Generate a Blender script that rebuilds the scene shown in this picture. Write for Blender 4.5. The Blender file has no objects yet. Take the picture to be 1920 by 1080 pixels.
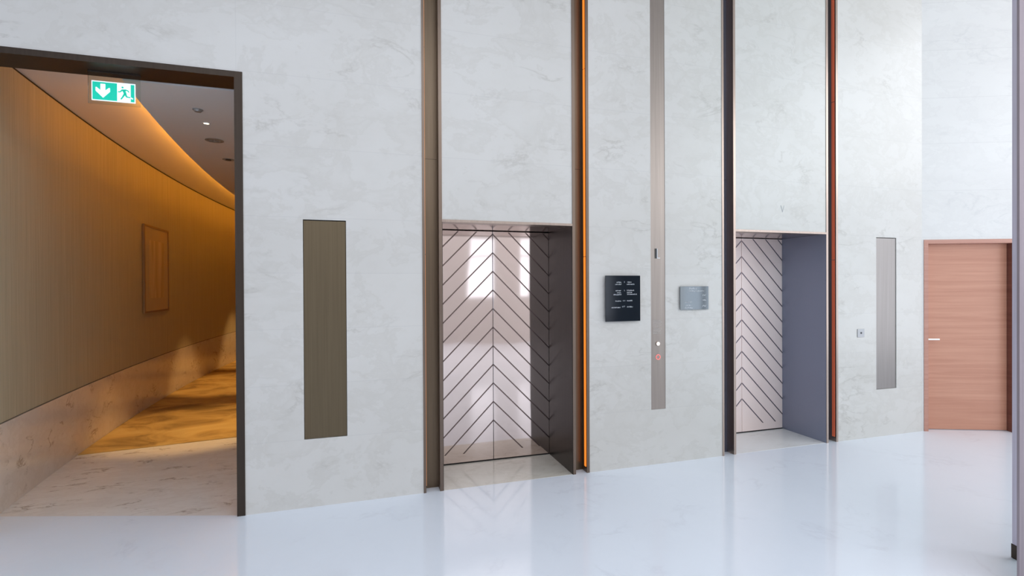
import bpy, bmesh, math, random
from mathutils import Vector, Matrix
random.seed(7)
C = bpy.context.scene
COL = C.collection

# ------------------------------------------------------------------ camera
cd = bpy.data.cameras.new('camera'); cam = bpy.data.objects.new('camera', cd); COL.objects.link(cam)
cd.sensor_width = 36; cd.lens = 36 * 942.6 / 1920; cd.clip_start = .05
fw = Vector((0.29233, 0.95630, -0.00488)); rt = Vector((0.95630, -0.29236, -0.00490)); up = Vector((0.00611, 0.00323, 0.99998))
cam.matrix_world = Matrix(((rt.x, up.x, -fw.x, 0), (rt.y, up.y, -fw.y, -4.030), (rt.z, up.z, -fw.z, 1.65), (0, 0, 0, 1)))
C.camera = cam
C.view_settings.view_transform = 'Standard'; C.view_settings.look = 'None'
C.view_settings.gamma = 1; C.view_settings.use_curve_mapping = False
C.view_settings.exposure = 0.0
C.cycles.use_denoising = True
C.cycles.max_bounces = 10; C.cycles.diffuse_bounces = 6; C.cycles.glossy_bounces = 6
C.cycles.sample_clamp_indirect = 8

# ------------------------------------------------------------------ world and lights
w = bpy.data.worlds.new('world'); C.world = w; w.use_nodes = True
w.node_tree.nodes['Background'].inputs[0].default_value = (.62, .74, .95, 1)
w.node_tree.nodes['Background'].inputs[1].default_value = 1.0

def area(name, loc, target, sx, sy, power, col):
    l = bpy.data.lights.new(name, 'AREA'); l.shape = 'RECTANGLE'; l.size = sx; l.size_y = sy
    l.energy = power; l.color = col
    o = bpy.data.objects.new(name, l); COL.objects.link(o); o.location = loc
    o.rotation_euler = (Vector(target) - Vector(loc)).to_track_quat('-Z', 'Y').to_euler()
    return o
def spot(name, loc, target, power, col, deg, blend=.6, r=.03):
    l = bpy.data.lights.new(name, 'SPOT'); l.energy = power; l.color = col
    l.spot_size = math.radians(deg); l.spot_blend = blend; l.shadow_soft_size = r
    o = bpy.data.objects.new(name, l); COL.objects.link(o); o.location = loc
    o.rotation_euler = (Vector(target) - Vector(loc)).to_track_quat('-Z', 'Y').to_euler()
    return o
# daylight through the glazed side of the lobby and through the windows behind the camera, plus added fills
area('daylight_right_high', (9.05, -5.1, 4.65), (0, -5.1, 4.65), 7.7, 2.6, 222, (.97, .985, 1))
area('daylight_right_low', (9.05, -5.1, 1.7), (0, -5.1, 1.7), 7.7, 2.8, 105, (.94, .95, 1))
for (x, sx, z, sy, e) in ((3.42, .84, 2.18, 1.85, 4.8), (4.75, .5, 2.18, 1.85, 3), (6.9, 2.0, 1.95, 2.5, 19)):
    area('daylight_window', (x, -9.2, z), (x, 0, z), sx, sy, e, (.95, .97, 1))
area('daylight_clerestory', (3.5, -9.2, 4.85), (3.5, 0, 4.85), 8.8, 1.9, 62, (1, .98, .93))  # added fill from an invented high window band, brightens the walls
area('daylight_skylight', (1.0, -7.0, 6.35), (1.0, -7.0, 0), 10.0, 3.4, 250, (.93, .965, 1))  # added overhead fill to brighten the floor
area('daylight_left', (-6.2, -4.9, 1.9), (0, -4.9, 1.9), 6.4, 3.0, 45, (.50, .66, 1))
area('daylight_window_left', (-4.65, -9.2, 1.95), (-4.65, 0, 1.95), 2.1, 2.5, 18, (.50, .66, 1))  # blue fill added to tint the right lift's jamb
# warm light in the corridor: cove strip on the dropped ceiling, and downlights
def arc_x(y): return -2.79 + (y - 5.1) ** 2 / 76
COVE = .86
for i in range(9):
    y = 1.75 + i * 1.15
    a = area('cove_light', (arc_x(y) + COVE + .07, y, 3.215), (arc_x(y) + COVE - .25, y, 3.5), 1.2, .03, 6, (1, .39, .03))
    a.rotation_euler = (Vector((-.5, 0, 1))).to_track_quat('-Z', 'Y').to_euler()
WARM = (1, .60, .22)
for (x, y, tx, ty, e) in ((-1.454, 2.608, -1.75, 2.75, 330), (-1.5, 5.4, -1.95, 5.6, 230), (-1.4, 8.2, -2.0, 8.3, 230), (-1.321, 1.194, -1.4, 1.2, 4)):
    spot('downlight_beam', (x, y, 3.135), (tx, ty, 0), e, WARM, 44, .5)

# ------------------------------------------------------------------ node helpers
class NT:
    def __init__(s, name):
        s.m = bpy.data.materials.new(name); s.m.use_nodes = True
        s.t = s.m.node_tree; s.b = s.t.nodes['Principled BSDF']
    def n(s, typ, **k):
        nd = s.t.nodes.new(typ)
        for a, v in k.items():
            if a in nd.inputs: nd.inputs[a].default_value = v
            else: setattr(nd, a, v)
        return nd
    def l(s, a, b): s.t.links.new(a, b)
    def coord(s, scale=(1, 1, 1), loc=(0, 0, 0)):
        tc = s.n('ShaderNodeTexCoord'); mp = s.n('ShaderNodeMapping')
        mp.inputs['Scale'].default_value = scale; mp.inputs['Location'].default_value = loc
        s.l(tc.outputs['Object'], mp.inputs[0]); return mp.outputs[0]
    def noise(s, vec, scale, detail=4, rough=.5, dist=0):
        nd = s.n('ShaderNodeTexNoise'); s.l(vec, nd.inputs['Vector'])
        nd.inputs['Scale'].default_value = scale; nd.inputs['Detail'].default_value = detail
        nd.inputs['Roughness'].default_value = rough; nd.inputs['Distortion'].default_value = dist
        return nd.outputs['Fac']
    def ramp(s, fac, stops):
        r = s.n('ShaderNodeValToRGB'); s.l(fac, r.inputs[0])
        e = r.color_ramp.elements
        while len(e) < len(stops): e.new(.5)
        for el, (p, c) in zip(e, stops):
            el.position = p; el.color = (*c, 1) if len(c) == 3 else c
        return r.outputs[0]
    def math(s, op, a, b=None, c=None):
        nd = s.n('ShaderNodeMath', operation=op)
        for i, v in enumerate((a, b, c)):
            if v is None: continue
            if isinstance(v, (int, float)): nd.inputs[i].default_value = v
            else: s.l(v, nd.inputs[i])
        return nd.outputs[0]
    def mix(s, fac, a, b, mode='MIX'):
        nd = s.n('ShaderNodeMix', data_type='RGBA', blend_type=mode)
        for i, v in ((0, fac), (6, a), (7, b)):
            if isinstance(v, (int, float)): nd.inputs[i].default_value = v
            elif isinstance(v, tuple): nd.inputs[i].default_value = (*v, 1)
            else: s.l(v, nd.inputs[i])
        return nd.outputs[2]
    def bump(s, h, strength, dist=.01):
        nd = s.n('ShaderNodeBump'); nd.inputs['Strength'].default_value = strength; nd.inputs['Distance'].default_value = dist
        s.l(h, nd.inputs['Height']); s.l(nd.outputs[0], s.b.inputs['Normal'])
    def set(s, **k):
        for a, v in k.items():
            a = a.replace('_', ' ')
            s.b.inputs[a].default_value = (*v, 1) if isinstance(v, tuple) and len(v) == 3 else v
        return s

def simple(name, col, rough=.5, metal=0, **k):
    t = NT(name); t.set(Base_Color=col, Roughness=rough, Metallic=metal, **k); return t.m

COURSES = (.509, .922, 1.335, 1.750, 2.165, 2.683, 3.206, 3.712, 4.242, 4.77, 5.30)
def marble(name, light, warm, vein, rough, amount=1., stretch=(1, 1, 1), joints=False, seams=(), vmix=.5):
    t = NT(name)
    v = t.coord(stretch)
    big = t.noise(v, .8, 4, .55, .15)
    mid = t.noise(v, 1.9, 10, .63, .35)
    fine = t.noise(v, 6.5, 8, .65, .3)
    base = t.mix(t.ramp(big, ((.36, (0, 0, 0)), (.70, (1, 1, 1)))), light, tuple(.6 * a + .4 * b for a, b in zip(light, warm)))
    patch = t.ramp(mid, ((.50, (0, 0, 0)), (.525, (.9, .9, .9)), (.57, (.35, .35, .35)), (.66, (0, 0, 0))))
    patch2 = t.ramp(t.noise(t.coord(stretch, (7.7, 2.1, 9.3)), 2.6, 9, .62, .4), ((.54, (0, 0, 0)), (.555, (.8, .8, .8)), (.64, (0, 0, 0))))
    base = t.mix(t.math('MULTIPLY', t.math('MAXIMUM', patch, patch2), .42 * amount), base, warm)
    base = t.mix(t.math('MULTIPLY', t.ramp(fine, ((.5, (0, 0, 0)), (.7, (1, 1, 1)))), .16 * amount), base, warm)
    vein_n = t.noise(t.coord((stretch[0], stretch[1], stretch[2] * 1.5), (3.1, 1.7, 5.3)), 1.5, 8, .6, .5)
    ridge = t.ramp(t.math('ABSOLUTE', t.math('SUBTRACT', vein_n, .5)), ((0, (1, 1, 1)), (.007, (.6, .6, .6)), (.028, (0, 0, 0))))
    gate = t.ramp(t.noise(v, 1.7, 4, .55, .2), ((.52, (0, 0, 0)), (.62, (1, 1, 1))))
    base = t.mix(t.math('MULTIPLY', t.math('MULTIPLY', ridge, gate), vmix * amount), base, vein)
    if joints:
        geo = t.n('ShaderNodeTexCoord'); sp = t.n('ShaderNodeSeparateXYZ'); t.l(geo.outputs['Object'], sp.inputs[0])
        acc = None
        for z in COURSES:
            a = t.math('LESS_THAN', t.math('ABSOLUTE', t.math('SUBTRACT', sp.outputs[2], z)), .0022)
            acc = a if acc is None else t.math('MAXIMUM', acc, a)
        for (x, z0, z1) in seams:
            a = t.math('LESS_THAN', t.math('ABSOLUTE', t.math('SUBTRACT', sp.outputs[0], x)), .0018)
            a = t.math('MULTIPLY', a, t.math('MULTIPLY', t.math('GREATER_THAN', sp.outputs[2], z0), t.math('LESS_THAN', sp.outputs[2], z1)))
            acc = t.math('MAXIMUM', acc, a)
        base = t.mix(t.math('MULTIPLY', acc, .30), base, (.50, .48, .46))
        # slabs of one course differ a little from the next
        lev = None
        for z in COURSES:
            g = t.math('GREATER_THAN', sp.outputs[2], z); lev = g if lev is None else t.math('ADD', lev, g)
        wn = t.n('ShaderNodeTexWhiteNoise', noise_dimensions='1D'); t.l(lev, wn.inputs['W'])
        base = t.mix(1.0, base, t.ramp(wn.outputs['Value'], ((0, (.98, .98, .98)), (1, (1, 1, 1)))), 'MULTIPLY')
    t.l(base, t.b.inputs['Base Color']); t.b.inputs['Roughness'].default_value = rough
    return t.m

M = {}
M['marble_wall'] = marble('marble_wall', (.68, .656, .612), (.565, .535, .48), (.44, .41, .36), .30, 1.0, (1, 1, 1.5), True, ((-.83, 3.2, 9), (4.07, 4.6, 9)))
M['marble_door_wall'] = marble('marble_door_wall', (.80, .785, .75), (.70, .68, .65), (.62, .61, .59), .30, .9, (1, 1, 1.7), True)
M['marble_floor'] = marble('marble_floor', (.85, .90, .965), (.80, .85, .92), (.55, .56, .62), .11, .4, (1, 1, 1))
M['threshold'] = marble('marble_threshold', (.72, .68, .60), (.60, .55, .46), (.42, .36, .28), .14, 1.2, (1.5, 2.5, 2))  # beige stands in for the doors' reflection on the niche floor
M['threshold_pale'] = marble('marble_threshold_pale', (.84, .84, .82), (.76, .75, .71), (.5, .48, .44), .14, .7, (1.5, 2.5, 2))
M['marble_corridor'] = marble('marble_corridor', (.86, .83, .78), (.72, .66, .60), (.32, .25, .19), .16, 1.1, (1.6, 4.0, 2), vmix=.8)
M['marble_skirting'] = marble('marble_skirting', (.74, .66, .58), (.62, .52, .43), (.28, .19, .13), .14, 1.1, (1.6, 1.6, 2.2), vmix=.7)

def metal(name, col, rough, streak=(2, 2, 160), bump=0.02, metal_=1):
    t = NT(name); n = t.noise(t.coord(streak), 1.2, 4, .6)
    k = t.ramp(n, ((.3, tuple(c * .90 for c in col)), (.7, tuple(min(1, c * 1.08) for c in col))))
    t.l(k, t.b.inputs['Base Color']); t.set(Metallic=metal_, Roughness=rough)
    return t.m
M['bronze'] = metal('bronze_metal', (.165, .12, .082), .34, (60, 60, 1.5))
M['bronze_dark'] = metal('dark_bronze_metal', (.070, .052, .040), .45, (60, 60, 1.5), metal_=.85)
M['bronze_jamb'] = metal('glossy_bronze_metal', (.068, .056, .048), .30, (40, 40, 1))
M['fin_brown'] = metal('brown_fin_metal', (.22, .165, .13), .34, (60, 60, 1.5))
M['bronze_edge'] = metal('bronze_edge_metal', (.40, .32, .27), .30, (60, 60, 1.5))
M['panel_bronze'] = metal('brushed_bronze_panel', (.175, .135, .085), .40, (90, 90, 1))
M['strip_bronze'] = metal('brushed_strip_bronze', (.41, .345, .305), .36, (90, 90, 1))
M['gap'] = simple('shadow_gap', (.012, .010, .009), .8)
t = NT('rose_mirror_metal'); t.set(Base_Color=(.80, .665, .61), Metallic=1, Roughness=.055)
t.bump(t.noise(t.coord((1.4, 1, .8)), 1.5, 1, .4), .16, .02); M['rose'] = t.m
t = NT('satin_rose_metal'); t.set(Base_Color=(.97, .79, .73), Metallic=.08, Roughness=.33); M['rose_satin'] = t.m  # copy of the mirror rose, paled to stand in for bright haze
t = NT('satin_dark_groove'); t.set(Base_Color=(.14, .11, .13), Metallic=.6, Roughness=.4); M['etch_dark'] = t.m
M['jamb_blue'] = simple('blue_grey_metal', (.27, .295, .38), .40, .6)  # bronze jamb copy with reflected sky blue put into its colour
M['slot_blue'] = metal('dark_blue_metal', (.18, .20, .27), .40, (40, 40, 1), metal_=.85)  # slot bronze copy, bluish reflections put into its colour
t = NT('etched_dark_metal'); t.set(Base_Color=(.17, .125, .115), Metallic=1, Roughness=.28); M['etch'] = t.m
t = NT('soffit_mirror_metal'); t.set(Base_Color=(.50, .38, .33), Metallic=1, Roughness=.12); M['soffit'] = t.m
def emit(name, col, s):
    t = NT(name); t.set(Base_Color=col, Roughness=.5, Emission_Color=col, Emission_Strength=s); return t.m
M['amber'] = emit('amber_light_diffuser', (1, .28, .03), .75)
M['amber_dim'] = emit('dim_orange_diffuser', (1, .20, .09), .018)
M['amber_low'] = emit('faint_diffuser', (1, .42, .15), .03)
M['lens'] = emit('lit_lens', (1, .86, .62), 6)
M['button_lit'] = emit('lit_button', (1, .90, .84), .9)
M['ring_red'] = emit('red_ring', (.9, .25, .22), .25)
M['sign_green'] = emit('exit_sign_green', (0, .50, .34), .50)
M['sign_white'] = emit('exit_sign_white', (.84, .90, .93), .55)
t = NT('clear_acrylic'); t.b.inputs['Transmission Weight'].default_value = .0
tr = t.n('ShaderNodeBsdfTransparent'); tr.inputs[0].default_value = (.90, .93, .90, 1)
gl = t.n('ShaderNodeBsdfGlossy'); gl.inputs['Roughness'].default_value = .05
fr = t.n('ShaderNodeFresnel'); fr.inputs['IOR'].default_value = 1.45
mx = t.n('ShaderNodeMixShader'); t.l(fr.outputs[0], mx.inputs[0]); t.l(tr.outputs[0], mx.inputs[1]); t.l(gl.outputs[0], mx.inputs[2])
t.l(mx.outputs[0], t.t.nodes['Material Output'].inputs['Surface']); M['acrylic'] = t.m
t = NT('tinted_glass')
tr = t.n('ShaderNodeBsdfTransparent'); tr.inputs[0].default_value = (.62, .80, .78, 1)
gl = t.n('ShaderNodeBsdfGlossy'); gl.inputs['Roughness'].default_value = .02
fr = t.n('ShaderNodeFresnel'); fr.inputs['IOR'].default_value = 1.45
mx = t.n('ShaderNodeMixShader'); t.l(fr.outputs[0], mx.inputs[0]); t.l(tr.outputs[0], mx.inputs[1]); t.l(gl.outputs[0], mx.inputs[2])
t.l(mx.outputs[0], t.t.nodes['Material Output'].inputs['Surface']); M['glass'] = t.m
M['plaster'] = simple('painted_ceiling', (.72, .68, .65), .8)
M['lobby_ceiling'] = simple('lobby_ceiling_paint', (.58, .57, .56), .8)
M['lobby_frame'] = simple('lobby_window_frame', (.62, .60, .58), .5)
M['lobby_wall'] = simple('lobby_wall_paint', (.60, .55, .52), .7)
M['black_glass'] = simple('black_glass', (.012, .016, .022), .12)
M['mirror_grey'] = simple('grey_mirror_glass', (.15, .17, .18), .06, .9)
M['ink'] = simple('white_lettering', (.80, .82, .84), .6)
M['ink_grey'] = simple('pale_engraving', (.72, .68, .64), .5)
M['plate_grey'] = simple('grey_switch_plate', (.42, .42, .42), .4, .6)
M['dark_dot'] = simple('dark_dot', (.05, .05, .05), .4)
M['steel'] = simple('satin_steel', (.85, .82, .76), .28, 1)
M['lilac_metal'] = metal('anodised_post_metal', (.70, .63, .72), .45, (60, 60, 1.5), metal_=.2)
M['stile_metal'] = metal('stile_metal', (.36, .30, .32), .45, (60, 60, 1.5), metal_=.4)
# vertical-grain fabric wallcovering
t = NT('beige_wallcovering')
g1 = t.noise(t.coord((1, 26, .35)), 2.2, 5, .65, .2); g2 = t.noise(t.coord((1, 90, .8)), 2.0, 3, .6)
gg = t.math('ADD', t.math('MULTIPLY', g1, .6), t.math('MULTIPLY', g2, .4))
t.l(t.ramp(gg, ((.32, (.38, .33, .22)), (.5, (.46, .40, .275)), (.68, (.54, .475, .33)))), t.b.inputs['Base Color'])
t.set(Roughness=.75); t.bump(gg, .15, .004); M['fabric'] = t.m
# carpet
t = NT('gold_carpet')
n = t.noise(t.coord((1, 1.5, 1)), 1.6, 5, .6, .8); n2 = t.noise(t.coord(), 160, 2, .6)
t.l(t.mix(.25, t.ramp(n, ((.35, (.30, .18, .05)), (.5, (.56, .36, .11)), (.68, (.66, .46, .17)))), n2, 'MULTIPLY'), t.b.inputs['Base Color'])
t.set(Roughness=.9); t.bump(n2, .4, .006); M['carpet'] = t.m
# red wood, grain running across the leaf
def wood(name, a, b, rough):
    t = NT(name)
    n = t.noise(t.coord((.55, .55, 16)), 1.4, 7, .62, .35); n2 = t.noise(t.coord((1.2, 1.2, 90)), 1.5, 4, .6)
    k = t.math('ADD', t.math('MULTIPLY', n, .75), t.math('MULTIPLY', n2, .25))
    t.l(t.ramp(k, ((.34, a), (.66, b))), t.b.inputs['Base Color']); t.set(Roughness=rough); return t.m
M['wood'] = wood('red_wood_veneer', (.52, .235, .15), (.64, .325, .215), .33)
M['wood_frame'] = wood('red_wood_frame', (.48, .22, .16), (.60, .32, .24), .35)
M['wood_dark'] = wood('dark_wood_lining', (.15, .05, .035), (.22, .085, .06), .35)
t = NT('picture_sheet')
n = t.noise(t.coord((1, 7, .5)), 1.6, 4, .6, .4)
t.l(t.ramp(n, ((.38, (.44, .31, .15)), (.5, (.54, .39, .19)), (.62, (.62, .47, .25)))), t.b.inputs['Base Color']); t.set(Roughness=.6); M['picture'] = t.m

# ------------------------------------------------------------------ mesh helpers
class MB:
    def __init__(s): s.v = []; s.f = []
    def quad(s, a, b, c, d): i = len(s.v); s.v += [a, b, c, d]; s.f.append((i, i+1, i+2, i+3)); return s
    def box(s, x0, x1, y0, y1, z0, z1):
        i = len(s.v)
        s.v += [(x, y, z) for z in (z0, z1) for x, y in ((x0, y0), (x1, y0), (x1, y1), (x0, y1))]
        for f in ((0, 3, 2, 1), (4, 5, 6, 7), (0, 1, 5, 4), (1, 2, 6, 5), (2, 3, 7, 6), (3, 0, 4, 7)): s.f.append(tuple(i + k for k in f))
        return s
    def prism(s, pts, y0, y1):          # polygon in x,z extruded along y
        i = len(s.v); n = len(pts)
        s.v += [(x, y0, z) for x, z in pts] + [(x, y1, z) for x, z in pts]
        s.f.append(tuple(i + k for k in range(n))); s.f.append(tuple(i + n + k for k in reversed(range(n))))
        for k in range(n): s.f.append((i + k, i + n + k, i + n + (k+1) % n, i + (k+1) % n))
        return s
    def disc(s, cx, cy, cz, r, h, axis='z', n=28, r2=None):
        i = len(s.v); r2 = r if r2 is None else r2
        for rr, t_ in ((r, 0), (r2, h)):
            for k in range(n):
                a = 2 * math.pi * k / n; c_, s_ = rr * math.cos(a), rr * math.sin(a)
                s.v.append((cx + c_, cy + s_, cz + t_) if axis == 'z' else (cx + c_, cy + t_, cz + s_))
        s.f.append(tuple(i + k for k in reversed(range(n)))); s.f.append(tuple(i + n + k for k in range(n)))
        for k in range(n): s.f.append((i + k, i + (k+1) % n, i + n + (k+1) % n, i + n + k))
        return s
    def ring(s, cx, cy, cz, r0, r1, h, axis='z', n=28):
        i = len(s.v)
        for rr, t_ in ((r0, 0), (r1, 0), (r1, h), (r0, h)):
            for k in range(n):
                a = 2 * math.pi * k / n; c_, s_ = rr * math.cos(a), rr * math.sin(a)
                s.v.append((cx + c_, cy + s_, cz + t_) if axis == 'z' else (cx + c_, cy + t_, cz + s_))
        for q in range(4):
            for k in range(n):
                a, b = q * n, ((q + 1) % 4) * n
                s.f.append((i + a + k, i + a + (k+1) % n, i + b + (k+1) % n, i + b + k))
        return s
    def build(s, name, mat, parent=None, bevel=0, **props):
        o0 = (0, 0, 0)
        if parent is not None:
            o0 = ORG[parent.name]
        me = bpy.data.meshes.new(name)
        me.from_pydata([(x - o0[0], y - o0[1], z - o0[2]) for x, y, z in s.v], [], s.f); me.validate()
        bm = bmesh.new(); bm.from_mesh(me); bmesh.ops.recalc_face_normals(bm, faces=bm.faces)
        bm.to_mesh(me); bm.free()
        me.materials.append(mat)
        o = bpy.data.objects.new(name, me); COL.objects.link(o)
        if parent is not None: o.parent = parent
        ORG[o.name] = o0
        if bevel:
            b = o.modifiers.new('bevel', 'BEVEL'); b.width = bevel; b.segments = 2; b.limit_method = 'ANGLE'
        for k, v in props.items(): o[k] = v
        return o
ORG = {}
def thing(name, loc, label, cat, group=None):
    o = bpy.data.objects.new(name, None); COL.objects.link(o); o.location = loc; o.empty_display_size = .1
    ORG[o.name] = tuple(loc); o['label'] = label; o['category'] = cat
    if group: o['group'] = group
    return o
def copy_thing(root, dx, label, loc=None):
    def cp(o, parent):
        c = o.copy(); COL.objects.link(c); c.parent = parent
        if parent is None:
            c.location = (o.location.x + dx, o.location.y, o.location.z); c['label'] = label
        for ch in [q for q in list(COL.objects) if q.parent == o]: cp(ch, c)
        return c
    return cp(root, None)
def struct(mb, name, mat, parent=None, **k): return mb.build(name, mat, parent, kind='structure', **k)

H = 6.2          # lobby ceiling height
WX = (.489, .646, 1.781, 1.939)   # slot 1 and slot 2 edges
DX = 2.853                        # pitch of the two elevators

def perforated(xs, zs, holes, th=.10, y0=0.):
    """a slab in the plane y=y0 with rectangular holes cut through it"""
    m = MB(); xs = sorted(set(xs)); zs = sorted(set(zs))
    solid = {}
    for i in range(len(xs) - 1):
        for j in range(len(zs) - 1):
            cx, cz = (xs[i] + xs[i+1]) / 2, (zs[j] + zs[j+1]) / 2
            solid[i, j] = not any(a < cx < b and c < cz < d for a, b, c, d in holes)
    for (i, j), ok in solid.items():
        if not ok: continue
        a, b, c, d = xs[i], xs[i+1], zs[j], zs[j+1]; y1 = y0 + th
        m.quad((a, y0, c), (b, y0, c), (b, y0, d), (a, y0, d)); m.quad((a, y1, c), (a, y1, d), (b, y1, d), (b, y1, c))
        if not solid.get((i-1, j)): m.quad((a, y0, c), (a, y0, d), (a, y1, d), (a, y1, c))
        if not solid.get((i+1, j)): m.quad((b, y0, c), (b, y1, c), (b, y1, d), (b, y0, d))
        if not solid.get((i, j-1)): m.quad((a, y0, c), (a, y1, c), (b, y1, c), (b, y0, c))
        if not solid.get((i, j+1)): m.quad((a, y0, d), (b, y0, d), (b, y1, d), (a, y1, d))
    return m

# ------------------------------------------------------------------ structure
PT = 3.194                                        # top of the corridor frame
ELEV = 2.185                                      # marble starts here over the lifts
holes = [(-2.62, -.789, 0, PT),
         (WX[0], WX[1], 0, H), (WX[2], WX[3], 0, H), (WX[0]+DX, WX[1]+DX, 0, H), (WX[2]+DX, WX[3]+DX, 0, H),
         (WX[1], WX[2], 0, ELEV), (WX[1]+DX, WX[2]+DX, 0, ELEV),
         (-.392, -.087, .509, 2.15), (5.333, 5.628, .509, 2.15), (2.561, 2.713, .505, H)]
xs = [-6, 6.02] + [h[k] for h in holes for k in (0, 1)]; zs = [0, H] + [h[k] for h in holes for k in (2, 3)]
struct(perforated(xs, zs, holes), 'wall_back', M['marble_wall'])
# wall with the wooden door, turned towards the room
DA = Vector((6.02, 0.0, 0)); DD = Vector((.9292, -.3696, 0)); DN = Vector((.3696, .9292, 0))
def dw(u, d, z): p = DA + DD * u + DN * d; return (p.x, p.y, z)
def dwmap(mb): mb.v = [dw(x, y, z) for x, y, z in mb.v]; return mb
struct(dwmap(perforated([0, .018, .986, 3.0], [0, 2.137, H], [(.018, .986, 0, 2.137)], .12)), 'wall_right', M['marble_door_wall'])
fl = MB(); fl.box(-6, 9.4, -9.5, 0, -.08, 0); fl.box(-.789, 9.4, 0, 1.2, -.08, 0)
def slab(mb, pts):
    i = len(mb.v); n = len(pts); mb.v += [(x, y, 0) for x, y in pts] + [(x, y, -.08) for x, y in pts]
    mb.f.append(tuple(range(i, i + n))); mb.f.append(tuple(i + n + k for k in reversed(range(n))))
    for k in range(n): mb.f.append((i + k, i + n + k, i + n + (k+1) % n, i + (k+1) % n))
    return mb
slab(fl, [(-6, 0), (-.789, 0), (-2.62, .56), (-6, .56)])  # pale marble carried past the frame, stands in for daylight sheen
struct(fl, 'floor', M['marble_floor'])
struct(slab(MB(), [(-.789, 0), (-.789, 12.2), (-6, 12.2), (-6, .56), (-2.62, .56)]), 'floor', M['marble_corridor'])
c_ = MB(); c_.box(-6, 9.4, -5.3, .1, H, H + .1); c_.box(-6, 9.4, -9.5, -8.7, H, H + .1); c_.box(-6, -4, -8.7, -5.3, H, H + .1); c_.box(6, 9.4, -8.7, -5.3, H, H + .1)  # middle left open for the added overhead fill
struct(c_, 'ceiling', M['lobby_ceiling'])
c_ = MB(); c_.box(-6.1, -6, -9.5, .1, 0, .4); c_.box(-6.1, -6, -9.5, .1, 3.4, H); c_.box(-6.1, -6, -9.5, -8.1, .4, 3.4); c_.box(-6.1, -6, -1.7, .1, .4, 3.4)
struct(c_, 'wall_left', M['lobby_wall'])
struct(MB().box(.40, 6.5, .60, .66, 0, H), 'wall_shaft', M['gap'])
# wall behind the camera with tall windows; left one, high band added for light
WINS = ((3.0, 3.84, 1.25, 3.1), (4.5, 5.0, 1.25, 3.1), (5.9, 7.9, .7, 3.2), (-5.7, -3.6, .7, 3.2), (-.9, 7.9, 3.9, 5.8))
wb = perforated([-6, 9.4] + [q[k] for q in WINS for k in (0, 1)], [0, H] + [q[k] for q in WINS for k in (2, 3)], list(WINS), .12, -9.1)
struct(wb, 'wall_front', M['lobby_wall'])
for n, (x0, x1, z0, z1) in enumerate(WINS):
    f = MB(); nx = max(1, round((x1 - x0) / 1.1))
    for k in range(nx + 1):
        xx = x0 + (x1 - x0) * k / nx; xx = min(max(xx, x0 + .025), x1 - .025); f.box(xx - .025, xx + .025, -9.08, -9.0, z0, z1)
    for z in (z0 + .025, z1 - .025, z0 + (z1 - z0) * .68): f.box(x0, x1, -9.075, -9.005, z - .022, z + .022)
    struct(f, 'window_%d' % (n + 1), M['lobby_frame'])
# glazed right side of the lobby
f = MB()
for y in (-9.0, -7.4, -5.8, -4.2, -2.6, -1.2): f.box(8.82, 8.92, y - .035, y + .035, 0, H)
for z in (.15, 3.25, 6.0): f.box(8.83, 8.91, -9.0, -1.2, z - .05, z + .05)
f.box(8.82, 8.95, -9.1, -1.1, 6.0, H); f.box(8.82, 8.95, -9.1, -1.1, 0, .14)
struct(f, 'window_6', M['lobby_frame'])

# ---- corridor behind the frame
N = 44; Y0, Y1 = .10, 12.0
ys = [Y0 + (Y1 - Y0) * k / N for k in range(N + 1)]
def arc_strip(mb, off0, off1, z0, z1, ys_=ys):   # a solid band following the curved wall
    for a, b in zip(ys_[:-1], ys_[1:]):
        p = [(arc_x(a) + off0, a), (arc_x(a) + off1, a), (arc_x(b) + off1, b), (arc_x(b) + off0, b)]
        lo = [(x, y, z0) for x, y in p]; hi = [(x, y, z1) for x, y in p]
        mb.quad(*hi); mb.quad(*reversed(lo)); mb.quad(lo[1], lo[2], hi[2], hi[1]); mb.quad(lo[3], lo[0], hi[0], hi[3])
    a = ys_[0]; mb.quad((arc_x(a)+off0, a, z0), (arc_x(a)+off1, a, z0), (arc_x(a)+off1, a, z1), (arc_x(a)+off0, a, z1))
    a = ys_[-1]; mb.quad((arc_x(a)+off0, a, z0), (arc_x(a)+off1, a, z0), (arc_x(a)+off1, a, z1), (arc_x(a)+off0, a, z1))
    return mb
def smooth(o):
    for p in o.data.polygons: p.use_smooth = True
    o.data.set_sharp_from_angle(angle=math.radians(30)); return o
smooth(struct(arc_strip(MB(), -.12, 0, .655, 3.352), 'wall_corridor', M['fabric']))
smooth(struct(arc_strip(MB(), -.12, .008, 0, .648), 'baseboard_corridor', M['marble_skirting']))
smooth(struct(arc_strip(MB(), -.12, -.008, .648, .655), 'trim_1', M['gap']))
smooth(struct(arc_strip(MB(), -.12, -.006, 3.352, 3.372), 'trim_2', M['gap']))  # dark strip painting the shade in the gap under the ceiling
yc = [.28 + (Y1 - .28) * k / N for k in range(N + 1)]
smooth(struct(arc_strip(MB(), -.12, COVE + .42, 3.372, 3.43, yc), 'ceiling', M['plaster']))
smooth(struct(arc_strip(MB(), COVE, 1.95, 3.15, 3.17, yc), 'ceiling', M['plaster']))
smooth(struct(arc_strip(MB(), COVE + .40, COVE + .44, 3.17, 3.43, yc), 'trim_3', M['plaster']))
smooth(struct(arc_strip(MB(), 1.84, 1.95, 0, 3.17, yc), 'wall_corridor_inner', M['fabric']))
struct(MB().box(-3.0, -.4, 12.0, 12.1, 0, 3.5), 'wall_corridor_end', M['fabric'])
struct(MB().box(-3.2, -.6, .10, .28, 3.195, 3.5), 'trim_4', M['plaster'])

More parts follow.
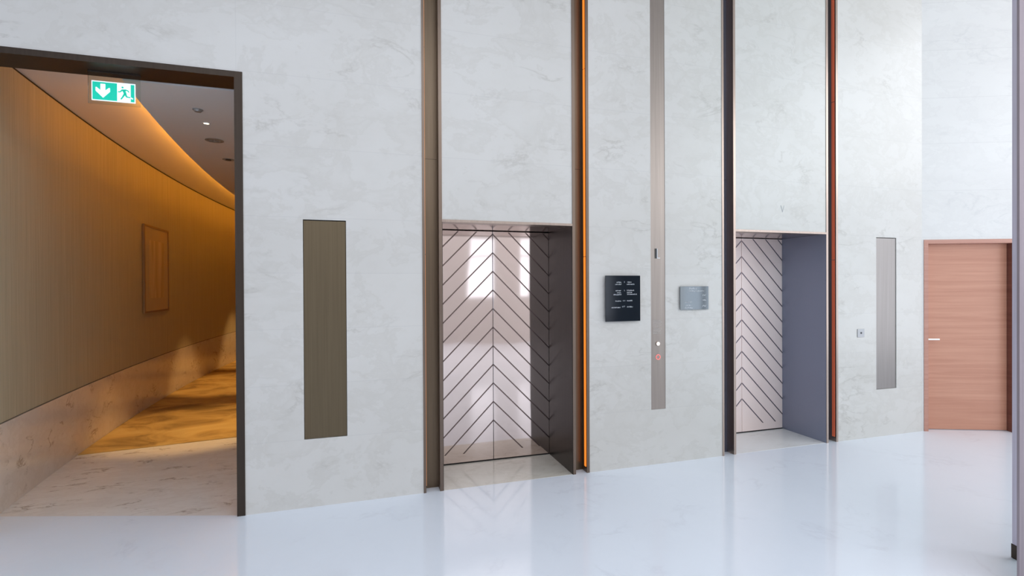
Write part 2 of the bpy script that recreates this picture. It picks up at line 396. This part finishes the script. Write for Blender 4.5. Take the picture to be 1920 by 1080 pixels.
# ------------------------------------------------------------------ corridor frame
t = thing('portal_frame', (-1.7, 0, 0), 'tall dark bronze metal frame around the corridor opening in the marble wall', 'door frame')
MB().box(-2.62, -.789, -.006, .25, 3.152, PT).build('head', M['bronze_dark'], t)
MB().box(-.842, -.789, -.006, .25, 0, 3.152).build('jamb', M['bronze_dark'], t)
MB().box(-2.62, -2.46, -.006, .25, 0, 3.152).build('jamb', M['bronze_dark'], t)

# carpet
cp = MB(); cys = [2.0] + [y for y in ys if y > 2.1]
pts_l = [(arc_x(1.95) + .012, 1.94)] + [(arc_x(y) + .012, y) for y in cys[1:]]
pts_r = [(-.93, 2.17)] + [(arc_x(y) + 1.83, y) for y in cys[1:]]
for k in range(len(pts_l) - 1):
    a, b, c_, d = pts_l[k], pts_r[k], pts_r[k+1], pts_l[k+1]
    cp.quad(*[(x, y, .007) for x, y in (a, b, c_, d)])
a, b = pts_l[0], pts_r[0]
cp.quad((*a, 0), (*b, 0), (*b, .007), (*a, .007))
o = cp.build('carpet', M['carpet']); o['label'] = 'golden brown patterned carpet lying along the curved corridor floor'; o['category'] = 'carpet'

# picture on the curved wall
py0, py1, pz0, pz1 = 3.86, 4.83, 1.30, 2.505
pa = Vector((arc_x(py0), py0, 0)); pb = Vector((arc_x(py1), py1, 0)); pd = (pb - pa).normalized(); pn = Vector((pd.y, -pd.x, 0)); L = (pb - pa).length
def pmap(mb): 
    mb.v = [tuple(pa + pd * x + pn * (y + .006) + Vector((0, 0, z))) for x, y, z in mb.v]; return mb
t = thing('framed_picture', tuple((pa + pb) / 2 + Vector((0, 0, pz0))), 'tall framed picture with gold sheet hanging on the curved corridor wall', 'picture')
fr = MB(); fr.box(0, L, 0, .025, pz0, pz0+.025); fr.box(0, L, 0, .025, pz1-.025, pz1); fr.box(0, .03, 0, .025, pz0+.025, pz1-.025); fr.box(L-.03, L, 0, .025, pz0+.025, pz1-.025)
pmap(fr).build('frame', simple('gold_brown_frame', (.34, .22, .11), .45, .4), t)
pmap(MB().box(.03, L-.03, 0, .015, pz0+.025, pz1-.025)).build('mat_board', simple('pale_mat_board', (.50, .38, .22), .7), t)
pmap(MB().box(.20, L-.20, .015, .018, pz0+.20, pz1-.20)).build('print', M['picture'], t)

# ceiling fixtures in the corridor
zc = 3.15
t = thing('downlight', (-1.321, 1.194, zc), 'small lit round downlight in the corridor ceiling', 'ceiling light')
MB().ring(-1.321, 1.194, zc - .004, .022, .034, .006).build('trim_ring', M['plaster'], t)
MB().disc(-1.321, 1.194, zc - .003, .022, .004).build('lens', M['lens'], t)
t = thing('smoke_detector', (-1.288, .814, zc), 'flat round detector on the corridor ceiling nearest the opening', 'smoke detector')
MB().disc(-1.288, .814, zc - .006, .040, .008).build('base', M['plate_grey'], t)
MB().disc(-1.288, .814, zc - .020, .024, .014, r2=.036).build('sensor_cap', M['plate_grey'], t)
t = thing('ceiling_vent', (-1.398, 1.779, zc), 'round grey vent in the corridor ceiling beyond the lit downlight', 'vent')
MB().ring(-1.398, 1.779, zc - .006, .055, .085, .008).build('flange', M['plate_grey'], t)
for k in range(3): MB().ring(-1.398, 1.779, zc - .005, .012 + k * .014, .018 + k * .014, .006).build('louvre', M['plate_grey'], t)
t = thing('spotlight', (-1.454, 2.608, zc), 'small adjustable spotlight in the corridor ceiling, farthest from the opening', 'ceiling light')
MB().ring(-1.454, 2.608, zc - .006, .040, .062, .008).build('trim_ring', M['plate_grey'], t)
MB().disc(-1.454, 2.608, zc - .012, .030, .012).build('lamp_head', M['dark_dot'], t)

# ------------------------------------------------------------------ exit sign
SX0, SX1, SZ0, SZ1, SY = -1.755, -1.497, 2.948, 3.084, .150
t = thing('exit_sign', ((SX0+SX1)/2, SY, 3.152), 'lit green and white exit sign on clear acrylic plate under the corridor frame', 'exit sign')
MB().box(SX0-.022, SX1+.028, SY, SY+.008, SZ0-.022, 3.146).build('acrylic_plate', M['acrylic'], t)
MB().box(SX0-.022, SX1+.028, SY-.006, SY+.014, 3.143, 3.151).build('mounting_rail', M['bronze_dark'], t)
def sq(u, v): # sign coordinates: u right 0..1.9, v down 0..1
    return (SX0 + (SX1 - SX0) * u / 1.9, SZ1 - (SZ1 - SZ0) * v)
pl = MB().prism([sq(0, 0), sq(1.9, 0), sq(1.9, 1), sq(0, 1)], SY - .004, SY).build('border', M['sign_white'], t)
MB().prism([sq(.045, .055), sq(1.10, .055), sq(1.10, .955), sq(.045, .955)], SY - .0055, SY - .004).build('green_field', M['sign_green'], t)
MB().prism([sq(1.70, .06), sq(1.86, .06), sq(1.86, .95), sq(1.70, .95)], SY - .0055, SY - .004).build('green_field', M['sign_green'], t)
ar = MB().prism([sq(*p) for p in ((.39, .14), (.60, .14), (.60, .47), (.76, .32), (.80, .34), (.80, .52), (.50, .85), (.18, .52), (.18, .34), (.22, .32), (.39, .47))], SY - .007, SY - .0055)
ar.build('arrow', M['sign_white'], t)
man = MB()
def stroke(mb, p, q, w0, w1, y0=SY - .0065, y1=SY - .004):
    d = Vector((q[0]-p[0], q[1]-p[1])); n = Vector((-d.y, d.x)).normalized()
    mb.prism([sq(p[0]+n.x*w0, p[1]+n.y*w0), sq(q[0]+n.x*w1, q[1]+n.y*w1), sq(q[0]-n.x*w1, q[1]-n.y*w1), sq(p[0]-n.x*w0, p[1]-n.y*w0)], y0, y1)
def U(px, py): return ((px - 205) / 1245 * 1.9, (py - 185 - (px - 205) * .083) / 545)
man.prism([sq(U(1085, 385)[0] + .045 * math.cos(a), U(1085, 385)[1] + .045 * math.sin(a)) for a in [k * math.pi / 8 for k in range(16)]], SY - .0065, SY - .004)
for p, q, a, b in (((1055, 462), (1185, 462), .03, .03), ((1120, 470), (1160, 560), .05, .045), ((1065, 465), (1015, 508), .022, .02), ((1015, 508), (955, 508), .02, .018),
                   ((1180, 458), (1240, 482), .022, .02), ((1240, 482), (1268, 525), .02, .018), ((1150, 560), (1090, 650), .035, .025), ((1090, 650), (1035, 718), .025, .02),
                   ((1165, 555), (1195, 650), .035, .028), ((1195, 650), (1310, 672), .025, .02)):
    stroke(man, U(*p), U(*q), a * 1.25, b * 1.25)
man.build('running_figure', M['sign_green'], t)
ft = MB(); stroke(ft, U(1310, 672), U(1385, 715), .03, .03); ft.build('figure_foot', M['sign_white'], t)

# ------------------------------------------------------------------ light slots beside the lifts
def slot(x0, fin_right, label, lamp, back, fin):
    """recess x0..x0+.157; fin_right: the wide fin (towards the lift) is at the right"""
    x1 = x0 + .157; D = .09
    t = thing('light_slot', (x0 + .0785, 0, 0), label, 'light slot', 'amber light slots beside the elevators')
    wl, wr = (.020, .026) if fin_right else (.026, .026)
    MB().box(x0, x0 + wl, -.005, D + .01, 0, H).build('fin', fin, t)
    MB().box(x1 - wr, x1, -.005, D + .01, 0, H).build('fin', fin, t)
    b = MB()
    zz = (0,) + tuple(z for z in COURSES if z in (2.683, 4.77)) + (H,)
    for a, c in zip(zz[:-1], zz[1:]): b.box(x0 + wl, x1 - wr, D, D + .01, a + (.002 if a else 0), c)
    b.build('back_panel', back, t)
    xa = x0 + wl if fin_right else x1 - wr - .005
    s = MB()
    for a, c in ((.05, 1.9), (1.905, 3.55), (3.557, 5.0)): s.box(xa, xa + .005, .012, .042, a, c)
    s.build('light_strip', lamp, t)
    return t
slot(WX[0], True, 'tall bronze light slot left of the elevator with the mirrored doors', M['amber_low'], M['bronze'], M['fin_brown'])
slot(WX[2], False, 'tall slot glowing amber beside the black directory sign', M['amber'], M['bronze'], M['fin_brown'])
slot(WX[0] + DX, True, 'tall dark light slot right of the small grey glass sign', M['amber_low'], M['slot_blue'], M['bronze_edge'])
slot(WX[2] + DX, False, 'tall slot glowing dark orange left of the small square wall plate', M['amber_dim'], M['slot_blue'], M['bronze_edge'])

# ------------------------------------------------------------------ elevators
def clip(poly, z0, z1):
    for lim, s in ((z0, 1), (z1, -1)):
        out = []
        for i in range(len(poly)):
            a, b = poly[i], poly[(i+1) % len(poly)]
            ia, ib = s * (a[1] - lim) >= 0, s * (b[1] - lim) >= 0
            if ia: out.append(a)
            if ia != ib:
                k = (lim - a[1]) / (b[1] - a[1]); out.append((a[0] + (b[0]-a[0]) * k, lim))
        poly = out
        if not poly: break
    return poly
ex0, ex1, dep = WX[1], WX[2], .559; xc = (ex0 + ex1) / 2
el = thing('elevator', (xc, dep, 0), 'elevator beside the black directory sign, its copper doors mirroring the bright windows', 'elevator', 'copper elevators with chevron doors')
for s in (-1, 1):
    a, b = (ex0 + .005, xc - .002) if s < 0 else (xc + .002, ex1 - .005)
    p = MB().box(a, b, dep, dep + .03, .012, 2.16).build('door_panel', M['rose'], el, .0015)
    ch = MB(); wd = b - a
    for k in range(-1, 17):
        z = .385 + .1755 * k; th = .016
        q = [(xc + s * .003, z), (xc + s * wd, z - wd), (xc + s * wd, z - wd - th), (xc + s * .003, z - th)]
        if k < 0: continue
        q = clip(q, .09, 2.155)
        if len(q) >= 3: ch.prism(q, dep - .0006, dep + .002)
    ch.build('chevron_lines', M['etch'], p)
MB().box(ex0, ex0 + .004, .0, dep, 0, 2.165).build('jamb', M['bronze_jamb'], el)
MB().box(ex1 - .004, ex1, .0, dep, 0, 2.165).build('jamb', M['bronze_jamb'], el)
MB().box(ex0, ex1, -.005, .12, 2.165, ELEV).build('header_trim', M['bronze_edge'], el)
MB().box(ex0, ex1, .12, dep + .03, 2.166, 2.19).build('soffit', M['soffit'], el)
MB().box(ex0, ex1, dep - .002, dep + .04, 0, .009).build('sill', M['gap'], el)
MB().box(ex0 + .004, ex1 - .004, .003, dep - .003, 0, .0015).build('threshold', M['threshold'], el)  # added slab that carries the painted door reflection
el2 = copy_thing(el, DX, 'elevator right of the call panel, pale satin copper doors with dark chevron lines')
SW = {'marble_threshold': M['threshold_pale'], 'rose_mirror_metal': M['rose_satin'], 'etched_dark_metal': M['etch_dark'], 'glossy_bronze_metal': M['jamb_blue']}
def add_haze_and_sky(o):                    # right lift: doors paled as by haze, jambs tinted as by sky
    for ch in [q for q in list(COL.objects) if q.parent == o]:
        k = ch.data.materials[0].name
        if k in SW: ch.data = ch.data.copy(); ch.data.materials[0] = SW[k]
        add_haze_and_sky(ch)
add_haze_and_sky(el2)

# ------------------------------------------------------------------ flush bronze panels
M['panel_pale'] = metal('pale_brushed_panel', (.295, .27, .25), .38, (90, 90, 1))  # bronze panel copy, lightened to stand in for window sheen
def access(x0, x1, label, mat):
    t = thing('wall_panel', ((x0+x1)/2, 0, .509), label, 'wall panel', 'tall bronze wall panels')
    MB().box(x0 + .003, x1 - .003, .006, .03, .511, 2.143).build('panel', mat, t, .001)
    MB().box(x0, x1, .03, .09, .509, 2.15).build('backing', M['gap'], t)
access(-.392, -.087, 'tall dark brown metal panel right of the corridor opening', M['panel_bronze'])
access(5.333, 5.628, 'tall pale grey metal panel left of the wooden door', M['panel_pale'])

# ------------------------------------------------------------------ call panel strip
def scribble(mb, x0, x1, z, h, y, letters=None, depth=.0006):
    """a word of tiny, unreadable glyph bars from x0 to x1 with its middle at height z"""
    x = x0
    while x < x1 - h * .25:
        wdt = h * random.uniform(.35, .6); wdt = min(wdt, x1 - x)
        hh = h * random.choice((.62, .7, .7, 1)); st = h * .18
        k = random.randrange(3)
        mb.box(x, x + st, y - depth, y, z - h * .35, z - h * .35 + hh)
        if k != 1: mb.box(x, x + wdt, y - depth, y, z - h * .35, z - h * .35 + st)
        if k != 2: mb.box(x, x + wdt, y - depth, y, z + h * .35 - st, z + h * .35)
        if k == 0: mb.box(x + wdt - st, x + wdt, y - depth, y, z - h * .35, z + h * .35)
        x += wdt + h * .16
cx0, cx1 = 2.561, 2.713; cy = .004
t = thing('call_panel', ((cx0+cx1)/2, 0, .505), 'tall narrow bronze strip with call button between the two elevators', 'call panel')
MB().box(cx0, cx1, cy, .10, .507, H).build('face_strip', M['strip_bronze'], t)
MB().box(2.609, 2.626, cy-.006, cy, 1.893, 1.983).build('indicator', M['dark_dot'], t, label='dark lift indicator')
im = MB().box(2.628, 2.634, cy-.002, cy, 1.893, 1.983); im.box(2.634, 2.662, cy-.002, cy, 1.893, 1.899)
im.build('indicator_trim', M['ink'], t)
for z in (1.320, 1.306, 1.292, 1.278, 1.264, 1.244, 1.230, 1.216, 1.202):
    tx = MB(); scribble(tx, 2.583, 2.583 + random.uniform(.075, .105), z, .008, cy); tx.build('text_line', M['ink_grey'], t)
MB().ring(2.635, cy - .006, 1.108, .017, .021, .006, 'y').build('button_bezel', M['bronze_edge'], t)
MB().disc(2.635, cy - .008, 1.108, .017, .008, 'y').build('call_button', M['button_lit'], t)
MB().ring(2.637, cy - .003, .985, .016, .026, .003, 'y').build('key_switch_ring', M['ring_red'], t)
km = MB(); scribble(km, 2.625, 2.649, .984, .010, cy - .001); km.build('key_switch_mark', M['ink'], t)

# ------------------------------------------------------------------ black directory sign
sx0, sx1, sz0, sz1 = 2.094, 2.448, 1.326, 1.734; sy = -.030
sx0, sx1 = 2.085, 2.433
t = thing('directory_sign', ((sx0+sx1)/2, 0, sz0), 'black glass directory sign with small white lettering on the marble wall', 'sign')
MB().box(sx0, sx1, sy, sy + .008, sz0, sz1).build('plate', M['black_glass'], t, .001)
for x in (sx0 + .03, sx1 - .03):
    for z in (sz0 + .03, sz1 - .03): MB().disc(x, sy + .008, z, .010, -sy - .008, 'y').build('standoff', M['steel'], t)
tx = MB(); W_ = sx1 - sx0; Hh = sz1 - sz0
def SP(px, py): return sx0 + (px - 68) / 754 * W_, sz1 - (py - 75) / 945 * Hh
for (a, b, y) in ((305, 410, 215), (275, 410, 257), (285, 410, 388), (315, 410, 430), (240, 410, 470), (280, 400, 603), (195, 395, 735),
                  (540, 625, 213), (528, 690, 257), (530, 692, 383), (530, 640, 425), (535, 750, 464), (528, 645, 597), (530, 655, 725)):
    (xa, z), (xb, _) = SP(a, y), SP(b, y); tx = MB(); scribble(tx, xa, xb, z, .0115, sy); tx.build('text_line', M['ink'], t)
NUM = simple('grey_lettering', (.42, .45, .48), .6)
for (a, b, y, h) in ((468, 490, 208, .018), (470, 492, 380, .018), (440, 495, 597, .014), (425, 492, 718, .016)):
    (xa, z), (xb, _) = SP(a, y), SP(b, y); nm = MB(); scribble(nm, xa, xb, z, h, sy); nm.build('floor_number', NUM, t)

# ------------------------------------------------------------------ small glass sign
gx0, gx1, gz0, gz1 = 2.862, 3.176, 1.416, 1.634; gy = -.016
t = thing('glass_sign', ((gx0+gx1)/2, 0, gz0), 'small grey mirrored glass sign with pale lettering right of the call panel', 'sign')
MB().box(gx0, gx1, gy, gy + .006, gz0, gz1).build('plate', M['mirror_grey'], t, .001)
for x in (gx0 + .02, gx1 - .02):
    for z in (gz0 + .02, gz1 - .02): MB().disc(x, gy + .006, z, .006, -gy - .006, 'y').build('standoff', M['steel'], t)
tx = MB()
def GP(px, py): return gx0 + (px - 235) / 865 * (gx1 - gx0), gz1 - (py - 200) / 700 * (gz1 - gz0)
for (a, b, y, h) in ((510, 735, 270, .017), (490, 960, 342, .014), (385, 580, 680, .011), (400, 600, 775, .011), (370, 610, 848, .014)):
    (xa, z), (xb, _) = GP(a, y), GP(b, y); tx = MB(); scribble(tx, xa, xb, z, h, gy); tx.build('text_line', M['ink'], t)
for y in (470, 618, 795):
    (xa, z), (xb, _) = GP(920, y), GP(1030, y); tx = MB(); scribble(tx, xa, xb, z, .020, gy); tx.build('floor_number', M['ink'], t)

# engraved V over the second lift, switch plate
v = MB(); vx, vz = 4.071, 2.372
v.prism([(vx - .024, vz + .066), (vx - .015, vz + .066), (vx + .001, vz + .012), (vx - .002, vz)], -.0012, .001)
v.prism([(vx + .024, vz + .066), (vx + .018, vz + .066), (vx - .001, vz + .010), (vx + .002, vz)], -.0012, .001)
o = v.build('engraved_letter', simple('grey_engraving', (.42, .42, .42), .6)); o['label'] = 'small grey letter V marked on the marble above the right elevator'; o['category'] = 'letter'
t = thing('switch_plate', (5.108, 0, 1.082), 'small square grey metal plate on the marble left of the pale panel', 'switch')
MB().box(5.060, 5.156, -.006, 0, 1.082, 1.170).build('plate', M['plate_grey'], t, .001)
MB().disc(5.110, -.009, 1.128, .010, .003, 'y').build('button', M['dark_dot'], t)

# ------------------------------------------------------------------ wooden door in the right wall
t = bpy.data.objects.new('door_1', None); COL.objects.link(t); t.location = DA; ORG['door_1'] = tuple(DA); t['kind'] = 'structure'
f = MB(); f.box(.018, .062, -.006, .12, 0, 2.137); f.box(.946, .986, -.006, .12, 0, 2.137); f.box(.062, .946, -.006, .12, 2.093, 2.137)
dwmap(f).build('door_frame', M['wood_frame'], t)
dwmap(MB().box(.942, .946, -.004, .12, 0, 2.093)).build('door_lining', M['wood_dark'], t)  # thin sheet over the right jamb face, darker than the frame
leaf = dwmap(MB().box(.064, .940, .075, .115, .006, 2.091)).build('door_leaf', M['wood'], t)
hd = MB(); hd.box(.075, .200, .018, .032, 1.015, 1.033); hd.box(.075, .093, .032, .075, 1.015, 1.033); dwmap(hd).build('door_handle', M['steel'], leaf, .003)
ro = MB().disc(.084, .068, 1.024, .024, .007, 'y'); dwmap(ro).build('handle_rose', M['steel'], leaf)

# ------------------------------------------------------------------ glazed partition at the right edge of the frame
t = thing('glass_partition', (3.40, -2.25, 0), 'tall metal framed glass partition standing at the right end of the lobby floor', 'partition')
gr = Vector((.9563, -.2924, 0)); gf = Vector((.2924, .9563, 0)); gb = Vector((0, -4.03, 0))
def gmap(mb): mb.v = [tuple(gb + gr * x + gf * y + Vector((0, 0, z))) for x, y, z in mb.v]; return mb
d2 = 2.98; xL = (1908 - 960) / 942.6 * d2
gmap(MB().box(xL, xL + .034, d2, d2 + .033, .085, H)).build('post', M['lilac_metal'], t)
gmap(MB().box(xL - .002, xL + .036, d2 - .004, d2 + .037, 0, .085)).build('post_shoe', M['bronze_dark'], t)
d1 = 2.66; xN = (1911.5 - 960) / 942.6 * d1
gmap(MB().box(xN, xN + .028, d1, d1 + .014, .0, H)).build('stile', M['stile_metal'], t)
gmap(MB().box(xN + .028, xN + .95, d1, d1 + .014, .0, .135)).build('bottom_rail', M['bronze_dark'], t)
gmap(MB().box(xN + .95, xN + .98, d1, d1 + .014, .0, H)).build('stile', M['stile_metal'], t)
gmap(MB().box(xN + .028, xN + .95, d1 + .003, d1 + .011, .135, H - .06)).build('glass_pane', M['glass'], t)
gmap(MB().box(xN + .028, xN + .95, d1, d1 + .014, H - .06, H)).build('top_rail', M['bronze_dark'], t)
